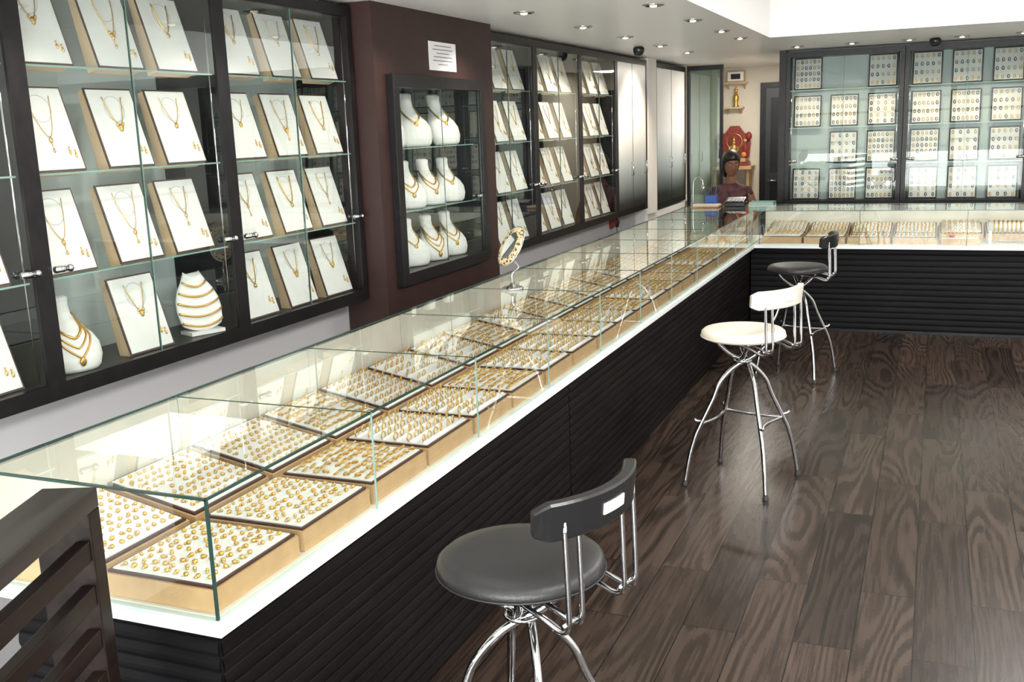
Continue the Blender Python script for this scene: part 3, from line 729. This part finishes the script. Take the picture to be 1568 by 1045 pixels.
for p in ev.polygons:
    c = p.center; k = 0
    if c.z < .60 and abs(c.x) < .24: k = 2
    if c.z < .09: k = 2
    if c.z >= .60: k = 1
    if c.z > 1.035 and abs(c.x) < .10: k = 0
    if abs(c.x) > .165 and c.z > .60 and c.z < .93: k = 0
    if c.z >= .60 and c.y < -.15: k = 0
    g[k].append(tuple(p.vertices))
for k, mt_ in ((0, SKIN), (1, CLOTH), (2, TROU)): b.add(vs, g[k], mt_, True)
bpy.data.objects.remove(so)
for sx in (-1, 1):
    base = Vector((sx*.12, -.33, .64))
    b.ell(base+Vector((0, -.045, -.008)), (.038, .05, .015), SKIN, 12, 8)
    for k, ln in enumerate((.062, .072, .068, .052)):
        x0 = (k-1.5)*.018*sx; p = base+Vector((x0, -.085, -.008))
        b.tube(cr([p, p+Vector((x0*.2, -ln*.5, -.004)), p+Vector((x0*.3, -ln*.85, -.018)), p+Vector((x0*.3, -ln, -.030))], 3), [.0085]*6+[.008, .0075, .007, .006], SKIN, 8)
    p = base+Vector((-sx*.032, -.03, -.008)); b.tube(cr([p, p+Vector((-sx*.022, -.022, -.005)), p+Vector((-sx*.030, -.048, -.012))], 3), .0095, SKIN, 8)
HM = Matrix.Translation((0, -.075, 1.23)) @ Matrix.Rotation(math.radians(18), 4, 'Z') @ Matrix.Rotation(math.radians(16), 4, 'X')
rings = []
for z_, rx, ry, cy in ((-.112, .022, .020, -.048), (-.10, .042, .045, -.032), (-.075, .055, .068, -.016), (-.04, .065, .082, -.004), (0, .072, .092, .004), (.04, .073, .095, .010), (.075, .064, .084, .012), (.10, .044, .06, .012), (.112, .015, .02, .012)):
    rings.append([Vector((rx*math.cos(t), cy+ry*math.sin(t), z_)) for t in [2*math.pi*k/24 for k in range(24)]])
b.loft(rings, SKIN, M=HM)
b.tube([Vector((0, -.086, .012)), Vector((0, -.096, -.015)), Vector((0, -.103, -.034)), Vector((0, -.088, -.042))], [.006, .008, .011, .006], SKIN, 10, False, HM)
for sx in (-1, 1):
    b.ell((sx*.028, -.080, .004), (.012, .006, .005), EYEW, 10, 8, HM); b.ell((sx*.028, -.0855, .003), (.005, .002, .005), DARK, 8, 6, HM)
    b.tube([Vector((sx*.012, -.088, .020)), Vector((sx*.03, -.086, .025)), Vector((sx*.046, -.074, .020))], .0025, HAIR, 6, False, HM)
    b.ell((sx*.073, .004, -.008), (.008, .018, .028), SKIN, 10, 8, HM)
b.ell((0, -.083, -.062), (.021, .006, .004), LIP, 12, 6, HM); b.ell((0, -.082, -.069), (.017, .006, .005), LIP, 12, 6, HM)
rings = []
for z_, rx, ryb, fy, cy in ((-.15, .050, .050, .030, .050), (-.11, .066, .072, .015, .040), (-.06, .080, .088, .000, .030), (-.01, .086, .098, -.020, .026), (.03, .087, .102, -.052, .022), (.055, .084, .106, -.090, .016), (.08, .074, .098, -.090, .010), (.104, .054, .070, -.065, .010), (.122, .024, .03, -.022, .012)):
    ring = []
    for k in range(32):
        t = 2*math.pi*k/32; yy = cy+ryb*math.sin(t)
        ring.append(Vector((rx*math.cos(t), max(yy, fy-.012*abs(math.sin(t))), z_)))
    rings.append(ring)
b.loft(rings, HAIR, M=HM); b.ell((0, .125, -.02), (.045, .040, .050), HAIR, 14, 10, HM)
ow = b.obj('seated_woman', 0, (-1.90, 10.44, 0), (0, 0, math.radians(8))); ow.scale = (1.05,)*3
b = MB(); b.lathe((-1.90, 10.44, 0), [(.16, .375), (.18, .385), (.18, .395), (.16, .402), (.02, .403)], BLKL, 32); b.tube([(-1.90, 10.44, .06), (-1.90, 10.44, .38)], .025, CHROME, 12)
for k in range(5):
    a = 2*math.pi*k/5; b.tube([(-1.90, 10.44, .08), (-1.90+.24*math.cos(a), 10.44+.24*math.sin(a), .045)], .014, CHROME, 8); b.ell((-1.90+.24*math.cos(a), 10.44+.24*math.sin(a), .022), (.022, .022, .022), RUB, 10, 8)
b.obj('office_stool')

# ------------------------------------------------------------------ lights
def area(name, loc, rot, sx, sy, e, col=(1, 1, 1)):
    L = bpy.data.lights.new(name, 'AREA'); L.shape = 'RECTANGLE'; L.size = sx; L.size_y = sy; L.energy = e; L.color = col
    o = bpy.data.objects.new(name, L); COL.objects.link(o); o.location = loc; o.rotation_euler = rot; return o
area('daylight_shopfront', (.2, -1.85, 1.3), (math.radians(98), 0, 0), 5.6, 1.9, 210, (1, .99, .98))
area('added_ceiling_fill', (.2, -2.3, .45), (math.radians(120), 0, 0), 5.6, 1.2, 640, (1, .985, .96))  # added low lamp outside the window, aimed up to brighten the ceiling
for y in (1.5, 4.2, 6.9): area('ceiling_panel_lamp', (1.0, y, 2.82), (0, 0, 0), 1.2, 1.2, 88, (1, .975, .94))
area('office_lamp', (-1.8, 11.3, 2.29), (0, 0, 0), .4, .4, 24, (1, .93, .82))
w = bpy.data.worlds.new('world'); S.world = w; w.use_nodes = True; nt = w.node_tree
bg = nt.nodes['Background']; tc = nt.nodes.new('ShaderNodeTexCoord'); sp = nt.nodes.new('ShaderNodeSeparateXYZ'); nt.links.new(tc.outputs['Generated'], sp.inputs[0])
crw = nt.nodes.new('ShaderNodeValToRGB'); crw.color_ramp.elements[0].position = .47; crw.color_ramp.elements[1].position = .53
crw.color_ramp.elements[0].color = (.45, .45, .46, 1); crw.color_ramp.elements[1].color = (.9, .95, 1, 1)
mr = nt.nodes.new('ShaderNodeMapRange'); mr.inputs[1].default_value = -1; mr.inputs[2].default_value = 1; nt.links.new(sp.outputs['Z'], mr.inputs[0]); nt.links.new(mr.outputs[0], crw.inputs[0]); nt.links.new(crw.outputs[0], bg.inputs[0]); bg.inputs[1].default_value = 2.5
